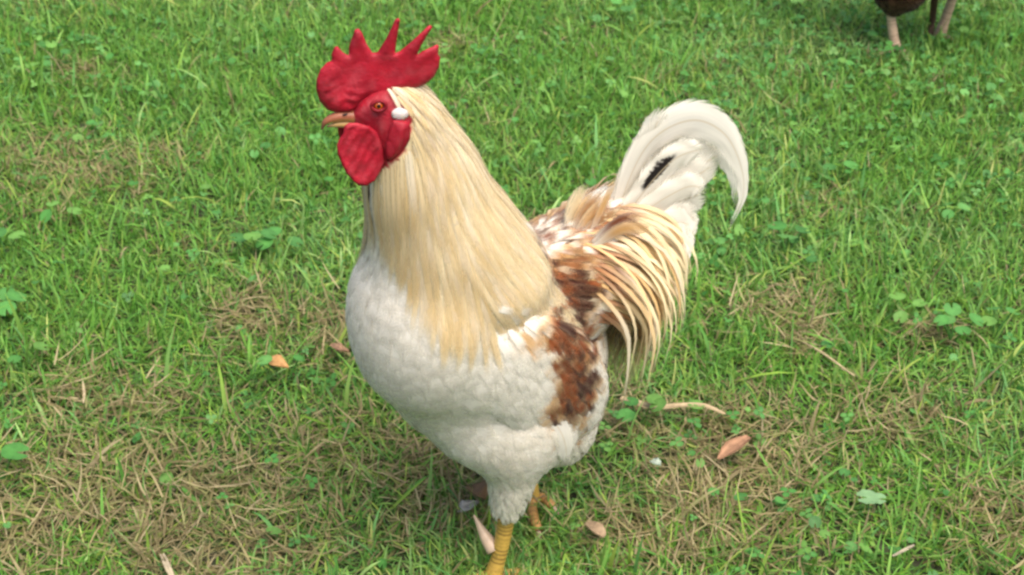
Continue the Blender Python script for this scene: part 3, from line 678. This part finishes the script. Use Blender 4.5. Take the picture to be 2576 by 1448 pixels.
WAT = [(345, 870), (380, 850), (440, 850), (520, 870), (570, 910), (600, 970), (625, 1050), (635, 1120), (600, 1190), (560, 1250), (500, 1282), (440, 1275), (400, 1240), (350, 1180), (320, 1120), (295, 1060), (290, 1000), (305, 960), (335, 925)]
def wat_relief(x, z, d): return .0008*np.sin(x*300+z*110+1.5*np.sin(z*180))*sm(.001, .006, d)+.0006*np.sin(x*800+z*500)*sm(.001, .004, d)+.0022*sm(.006, .001, d)
wp = hpoly(WAT, .012); wx0 = wp[:, 0].min(); wz1 = wp[:, 1].max()
pillow('wattle', wp, lambda q: H2V(q, .015+.12*(wz1-q[:, 1])*np.clip((q[:, 0]-wx0)*30, 0, 1)), hn, lambda d, x, z: .0010+.0018*sm(0, .006, d), M_SKIN, rooster, comb_col, .0020, wat_relief)
wp2 = wp+np.array([-.005, .003])
pillow('wattle', wp2, lambda q: H2V(q, -.010-.10*(wz1-q[:, 1])), hn, lambda d, x, z: np.minimum(.0008+.45*d, .0030), M_SKIN, rooster, comb_col, .0022, wat_relief)
LOB = [(690, 835), (760, 835), (808, 850), (812, 960), (790, 1010), (750, 1060), (700, 1100), (650, 1128), (636, 1080), (640, 1000), (655, 940), (672, 885)]
for s in (1, -1):
    lp = hpoly(LOB, .017)
    pillow('throat_lappet', lp, lambda q, s=s: H2V(q, np.full(len(q), .0215*s)), hn*s, lambda d, x, z: np.minimum(.0006+.5*d, .0045), M_SKIN, rooster, lambda v: comb_col(v)*.92, .0020, lambda x, z, d: .0008*np.sin(x*500+z*200)*sm(.001, .004, d))
    ep = [hf.loc(*CR([(742+58*math.cos(a)*(1.12 if math.cos(a) > .6 else 1), 808+46*math.sin(a))])[0], .019)[[0, 2]] for a in np.linspace(0, 2*math.pi, 22, endpoint=False)]
    pillow('ear_lobe', ep, lambda q, s=s: H2V(q, np.full(len(q), .0195*s)), hn*s, lambda d, x, z: np.minimum(.4*d, .0024), M_SKIN, rooster, np.array([.64, .56, .55]), .0016)
    ec = hf.loc(952, 264, .0180); ec[1] *= s
    ev, ef = ellipsoid((0, 0, 0), (.0044,)*3, seg=48, rings=48); ev = np.array(ev)      # pole of the ellipsoid is +x
    dloc = unit(np.array([.10, s*1.0, .12])); 
    R3 = np.array(Vector((1, 0, 0)).rotation_difference(Vector(dloc)).to_matrix()); cosa = ev[:, 0]/.0044
    ecol = np.where(cosa[:, None] > .935, np.array([.006, .004, .004]), np.where(cosa[:, None] > .70, np.array([.50, .085, .006])*(1-.4*sm(.80, .70, cosa)[:, None]), np.array([.12, .02, .015])))
    mk('eye', H2L(ev@R3.T+ec), ef, M_EYE, rooster, ecol)
    ring = [];  nb = 30
    e1 = unit(np.cross(dloc, [0, 0, 1.])); e2 = np.cross(dloc, e1)
    ringp = np.array([ec+dloc*.0030+(e1*math.cos(a)*1.18+e2*math.sin(a)*.84)*.0047 for a in np.linspace(0, 2*math.pi, nb+1)])
    V, Fc = tube(H2L(ringp), np.full(nb+1, .0016), 10); mk('eyelid', V, Fc, M_SKIN, rooster, np.tile(RED*.6, (len(V), 1)))
def beak_piece(name, pts, rad, cols, flat=1.0):
    P = spline([hf.loc(a, b, 0) for a, b in pts], 22); r = np.interp(np.linspace(0, 1, 22), np.linspace(0, 1, len(rad)), rad)
    V, Fc = tube(P, r, 18); c = np.zeros((len(V), 3)); tt = np.repeat(np.linspace(0, 1, 22), 18)
    zc = np.repeat(P[:, 2], 18); low = sm(.0005, -.0035, V[:, 2]-zc)
    c = mixc(mixc(np.tile(cols[0], (len(V), 1)), cols[1], low), cols[2], sm(.62, 1, tt)*.85)
    return mk(name, H2L(V), Fc, M_HORN, rooster, c)
beak_piece('upper_beak', [(908, 296), (872, 292), (840, 297), (818, 308), (809, 327)], [.0056, .0048, .0037, .0023, .0005], [np.array([.30, .10, .05]), np.array([.62, .36, .10]), np.array([.09, .06, .045])])
beak_piece('lower_beak', [(905, 312), (872, 312), (845, 314), (822, 319)], [.0044, .0034, .0022, .0005], [np.array([.55, .34, .12]), np.array([.45, .25, .10]), np.array([.14, .09, .06])])

for s in (1, -1):
    c_ = hf.loc(868, 289, .0040); c_[1] *= s; v, f = ellipsoid((0, 0, 0), (.0021, .0010, .0009), math.radians(-12), seg=14, rings=10); mk('nostril', H2L(np.array(v)+c_), f, M_HORN, rooster, np.tile((.03, .012, .01), (len(v), 1)))
# legs
SEAM = np.array([.10, .055, .02])
def foot_toes(leg, p, z, r, col, seam, spread=(0.62, 0.0, -.62), L_=.062):
    for a in spread:
        d = np.array([math.cos(a), math.sin(a), 0]); ln = L_*(1.12 if a == 0 else .92)
        toe(leg, [p+d*.004+[0, 0, z+.012], p+d*ln*.35+[0, 0, z+.009], p+d*ln*.7+[0, 0, z+.006], p+d*ln+[0, 0, z+.0065]], r, r*.62, col, seam)
    toe(leg, [p+[-.004, 0, z+.014], p+[-.018, .002, z+.010], p+[-.032, .004, z+.006]], r*.85, r*.5, col, seam)
lf = inv(fr, foot)
leg = shank(rooster, [hock+[.003, 0, .012], hock, (hock*.5+lf*.5)+[-.001, 0, .004], lf+[0, 0, .012]], .0084, .0074, YEL, SEAM)
foot_toes(leg, lf, 0, .0066, YEL*np.array([1.05, 1, 1.4]), SEAM)
sp0 = fr.loc(1243, 1385, .046); sp1 = fr.loc(1192, 1296, .022)
V, Fc = tube(spline([sp0, (sp0+sp1)/2+[0, 0, -.002], sp1], 14), np.interp(np.linspace(0, 1, 14), [0, .4, 1], [.0075, .006, .0008]), 14)
mk('spur', V, Fc, M_HORN, leg, np.tile((.50, .36, .25), (len(V), 1)))
# far leg planted behind, mostly hidden by the thigh
gl = lambda x, y, z: inv(fr, ground(x, y, z))
rh = np.array([-.088, -.040, .112]); a0 = gl(1338, 1258, .012)
leg2 = shank(rooster, [rh, (rh+a0)/2+[-.004, 0, .004], a0], .0080, .0070, YEL, SEAM)
OR = np.array([.44, .23, .07])
toe(leg2, [a0+[0, 0, .004], gl(1338, 1285, .013), gl(1346, 1315, .014), gl(1354, 1340, .010)], .0058, .0054, OR, SEAM, claw_len=.008)
toe(leg2, [a0+[0, 0, .002], gl(1360, 1252, .014), gl(1380, 1266, .014), gl(1392, 1278, .011)], .0052, .0042, OR, SEAM)
toe(leg2, [a0+[0, 0, .003], a0+[.022, -.006, -.002], a0+[.050, -.010, -.006]], .0062, .0042, OR, SEAM)

# ------------------------------------------------------------------ the hen at the edge of the lawn (only its legs and belly reach into the picture)
hp1, hp2 = ground(2250, 140), ground(2362, 105); hfr = Frame((hp1+hp2)/2, math.pi-math.radians(20))
hen = empty('hen', hfr.o, hfr.h)
tag(hen, 'dark brown hen cut off by the top edge, with pale scaly legs', 'hen')
f1, f2 = inv(hfr, hp1), inv(hfr, hp2); h1 = hfr.loc(2241, 38, f1[1]); h2 = f2+np.array([-.012, 0, .085])
hs = [ellipsoid((-.01, 0, .195), (.125, .078, .078), math.radians(4)), ellipsoid((.06, 0, .205), (.062, .064, .072)), ellipsoid((-.11, 0, .225), (.07, .048, .05), math.radians(-25)),
      ellipsoid((.10, 0, .275), (.065, .038, .042), math.radians(58)), ellipsoid((.122, 0, .325), (.045, .026, .028), math.radians(70)), ellipsoid((.138, 0, .362), (.028, .019, .019)),
      ellipsoid((f1[0]+.004, f1[1], .125), (.044, .032, .052), math.radians(20)), ellipsoid((f2[0]-.008, f2[1], .155), (.042, .032, .05), math.radians(20)),
      cone((f1[0]+.004, f1[1], .11), h1+np.array([0, 0, .003]), .030, .0095), cone((f2[0]-.010, f2[1], .14), h2+np.array([0, 0, .003]), .028, .0095)]
HV, HF = fuse(hs, .0055, 10); hb = bvh_of(HV, HF); HBR = np.array([.062, .027, .011])
mk('body', HV, HF, M_BODY, hen, np.tile(HBR, (len(HV), 1)))
R_ = scatter(HV, HF, lambda p: (p[..., 2] > h1[2]+.006) & (p[..., 0] < .15), .0095)
hflow = lambda p, t: np.array([-1+.5*sm(.05, .12, p[0]), 0, -.45-.9*sm(.26, .32, p[2])-.6*sm(.16, .10, p[2])])
def hen_col(p, ts, Pt):
    k = random.uniform(.7, 1.5); c = np.tile(HBR*k, (len(ts), 3, 1)); e = sm(.6, 1, ts)[:, None, None]
    return c*(1-.6*e)+np.array([.12, .055, .018])*.6*e
feathers('plumage', R_, hb, hflow, lambda p: .032, lambda p: .018, 5, W_CONT, hen_col, hen, off=(.0012, .004), stick=.9)
for k in range(9):
    a = (k-4)/4
    big_feather('tail_feather', [(-.13, a*.012, .245), (-.19, a*.025, .285-.02*abs(a)), (-.245, a*.035, .315-.05*abs(a))], [.006, .015, .018, .016, .006], (0, 1, .1*a), hen,
                lambda ts, u, P: np.tile(HBR*.8, (len(ts), 1)), rows=14, colsn=5, fray=.03)
hcomb = [(.120, .372), (.128, .388), (.132, .380), (.138, .394), (.143, .382), (.150, .392), (.153, .380), (.162, .384), (.166, .370), (.150, .366), (.130, .368)]
pillow('comb', hcomb, lambda q: np.column_stack([q[:, 0], np.zeros(len(q)), q[:, 1]]), (0, 1, 0), lambda d, x, z: np.minimum(.001+.4*d, .003), M_SKIN, hen, comb_col, .003)
V, Fc = tube(spline([(.155, 0, .360), (.172, 0, .357), (.185, 0, .349)], 10), np.linspace(.007, .001, 10), 12); mk('beak', V, Fc, M_HORN, hen, np.tile((.35, .2, .1), (len(V), 1)))
for s in (1, -1):
    v, f = ellipsoid((.146, .0165*s, .366), (.0045,)*3, seg=16, rings=12); mk('eye', v, f, M_EYE, hen, np.tile((.12, .03, .01), (len(v), 1)))
PINK = np.array([.52, .36, .25]); PSEAM = np.array([.22, .13, .08])
for p, h in ((f1, h1), (f2, h2)):
    lg = shank(hen, [h+[.002, 0, .012], h, (h+p)/2+[0, 0, .004], p+[0, 0, .012]], .0075, .0080, PINK, PSEAM, pitchlen=.005)
    foot_toes(lg, p, -.003, .0055, PINK, PSEAM, L_=.042)
# ------------------------------------------------------------------ litter and single weeds on the lawn
def strip(name, pts, w, col, mat, z, label, cat, thick=.0012, curl=0.3, parent=None, group=None):
    """a curled dry leaf or stalk: solid strip along ground pixels"""
    P = spline([ground(a, b, z_) for (a, b), z_ in zip(pts, z)], 16); o_ = P[len(P)//2].copy(); o_[2] = 0; P = P-o_
    T = unit(np.gradient(P, axis=0)); S = unit(np.cross(T, [0, 0, 1.])); n_ = np.cross(S, T)
    ww = np.interp(np.linspace(0, 1, 16), np.linspace(0, 1, len(w)), w); vs = []; cc = []
    us = np.linspace(-1, 1, 5)
    for sgn in (1, -1):
        for i in range(16):
            for u in us:
                vs.append(P[i]+S[i]*u*ww[i]+n_[i]*(curl*u*u*ww[i]+sgn*thick*.5)); cc.append(np.array(col)*(1.0-.25*(abs(u) < .1))*random.uniform(.85, 1.12))
    id_ = lambda s_, i, j: s_*80+i*5+j; fs = []
    for i in range(15):
        for j in range(4):
            fs.append((id_(0, i, j), id_(0, i, j+1), id_(0, i+1, j+1), id_(0, i+1, j))); fs.append((id_(1, i, j), id_(1, i+1, j), id_(1, i+1, j+1), id_(1, i, j+1)))
        for j in (0, 4): fs.append((id_(0, i, j), id_(0, i+1, j), id_(1, i+1, j), id_(1, i, j)))
    for i in (0, 15):
        for j in range(4): fs.append((id_(0, i, j), id_(0, i, j+1), id_(1, i, j+1), id_(1, i, j)))
    o = mk(name, vs, fs, mat, parent, np.array(cc)); o.location = o_
    if label: tag(o, label, cat, group)
    return o
strip('dry_leaf', [(668, 908), (695, 917), (726, 926)], [.002, .009, .010, .007, .001], (.60, .33, .13), M_DRY, (.030, .034, .030), 'small curled orange leaf on the grass left of the rooster', 'dry leaf', curl=.6)
strip('dry_leaf', [(1806, 1156), (1842, 1128), (1884, 1100)], [.001, .006, .0085, .007, .003], (.42, .23, .13), M_DRY, (.026, .030, .030), 'pointed pinkish tan leaf right of the rooster below the straw', 'dry leaf', curl=.35)
strip('leaf_scrap', [(1640, 1160), (1650, 1163), (1662, 1168)], [.003, .005, .005, .003], (.50, .58, .46), M_DRY, (.028, .03, .028), 'tiny pale green scrap on the grass right of the rooster legs', 'leaf scrap')
strip('straw_stalk', [(1560, 1004), (1600, 1016), (1650, 1028), (1720, 1022), (1775, 1024), (1830, 1046)], [.003, .0042, .0036, .0032, .0028, .001], (.58, .44, .26), M_DRY, (.024, .028, .026, .030, .030, .024), 'long pale dry straw lying beneath the rooster saddle feathers', 'straw', curl=.5)
strip('dry_leaf', [(1478, 1316), (1496, 1332), (1520, 1352)], [.002, .006, .007, .003], (.40, .28, .17), M_DRY, (.022, .026, .022), 'brown folded leaf on the grass just right of the rooster feet', 'dry leaf', curl=.6)
strip('straw_stalk', [(408, 1396), (420, 1425), (436, 1460)], [.002, .003, .003, .002], (.52, .43, .29), M_DRY, (.020, .028, .022), 'short pale straw at the bottom edge on bare ground', 'straw', curl=.4)
strip('dry_leaf', [(832, 868), (852, 878), (878, 886)], [.002, .006, .006, .002], (.34, .20, .12), M_DRY, (.02, .026, .02), 'small brown leaf beside the rooster breast', 'dry leaf', curl=.5)
strip('straw_stalk', [(2020, 862), (2070, 890), (2150, 948)], [.0008, .0014, .0014, .0008], (.45, .36, .20), M_DRY, (.024, .03, .026), 'thin tan straw on the worn patch right of the tail', 'straw', curl=.3)
strip('straw_stalk', [(2246, 1400), (2275, 1385), (2300, 1372)], [.0008, .0014, .0014, .0006], (.56, .48, .34), M_DRY, (.026, .032, .03), 'short pale straw near the lower right corner', 'straw', curl=.3)
strip('straw_stalk', [(208, 960), (212, 990), (210, 1015)], [.0006, .0013, .0013, .0006], (.50, .40, .24), M_DRY, (.034, .03, .026), 'upright tan straw in the grass near the left edge', 'straw', curl=.3)
strip('fallen_feather', [(1150, 1286), (1172, 1276), (1205, 1262)], [.002, .007, .008, .005, .001], (.52, .49, .43), M_DRY, (.016, .020, .018), 'small greyish white feather on the ground behind the rooster spur', 'feather', curl=.3)
strip('dry_leaf', [(1185, 1225), (1205, 1240), (1225, 1255)], [.003, .010, .012, .005], (.26, .15, .07), M_DRY, (.018, .024, .020), 'crumpled brown leaf behind the rooster front leg', 'dry leaf', curl=.7)
strip('dark_strip', [(2338, 112), (2344, 60), (2352, -10)], [.0045, .0045, .005, .005], (.085, .050, .030), M_DRY, (.004, .035, .085), 'dark brown strip standing against the right leg of the hen', 'dark_strip', thick=.006, curl=.2)  # dark upright strip beside the hen's leg, of no identified kind
def weed(px, py, n_, size, label, pale=0., spread=.022):
    b = ground(px, py); w = empty('broadleaf_weed', b, 0); tag(w, label, 'weed', 'low broad-leaved weeds in the lawn')
    for k in range(n_):
        a = 6.283*k/n_+random.uniform(-.4, .4); r = spread*random.uniform(.5, 1.1) if n_ > 1 else 0; z = random.uniform(.026, .042)
        c = np.array(random.choice(WEED))*random.uniform(.9, 1.15); c = c*(1-pale)+np.array([.42, .55, .36])*pale
        pos = (r*math.cos(a), r*math.sin(a), z); V, Fs, Cs = leaf_mesh(0, pos, a, random.gauss(-.1, .25), size*.8*random.uniform(.8, 1.2), c)
        lf_ = mk('leaf', V, Fs, M_LEAF, w, Cs)
        V, Fs = tube(spline([(0, 0, 0), (r*.5*math.cos(a), r*.5*math.sin(a), z*.6), pos], 6), np.full(6, .0008), 6); mk('stem', V, Fs, M_LEAF, lf_, np.tile(c*.9, (len(V), 1)))
for a in [(648, 652, 4, .026, 'leafy green weed halfway between left edge and rooster breast'), (705, 650, 3, .026, 'broad green leaves touching the leafy weed near the rooster breast'),
          (150, 585, 3, .022, 'small weed with grey-green leaves near the left edge'), (22, 660, 3, .024, 'upper green weed cut by the left edge'), (20, 810, 5, .026, 'dark round-leaved weed at the left edge beside the dry patch'),
          (1978, 650, 3, .030, 'large blue-green leaf clump right of the drooping sickle feather'), (1608, 1082, 3, .022, 'left of two small weeds under the straw stalk'), (1695, 1086, 2, .022, 'right of two small weeds under the straw stalk'),
          (2382, 588, 3, .024, 'green weed by the right edge level with the sickle tip'), (2395, 872, 5, .024, 'leafy weed clump on the right below the dry tuft'), (2270, 832, 3, .024, 'weed leaves between the two dry tufts on the right'),
          (2500, 850, 3, .022, 'small leafy weed near the right edge'), (64, 945, 3, .024, 'round-leaved weed low on the left edge'), (8, 1212, 2, .030, 'broad pale green leaf cut by the lower left edge'),
          (720, 980, 2, .020, 'pair of small green leaves below the orange leaf'), (142, 182, 3, .020, 'small pale weed in the upper left grass'), (1560, 70, 4, .022, 'weed clump in the grass above the tail'),
          (1985, 40, 4, .024, 'shiny green weed by the top edge left of the hen'), (2480, 250, 4, .024, 'weed clump below the hen near the right edge'), (2100, 470, 3, .024, 'green weed leaves right of the tail curve')]:
    weed(*a)
weed(2185, 1308, 2, .024, 'pale silvery leaf lying in the lower right grass', .4, .008)
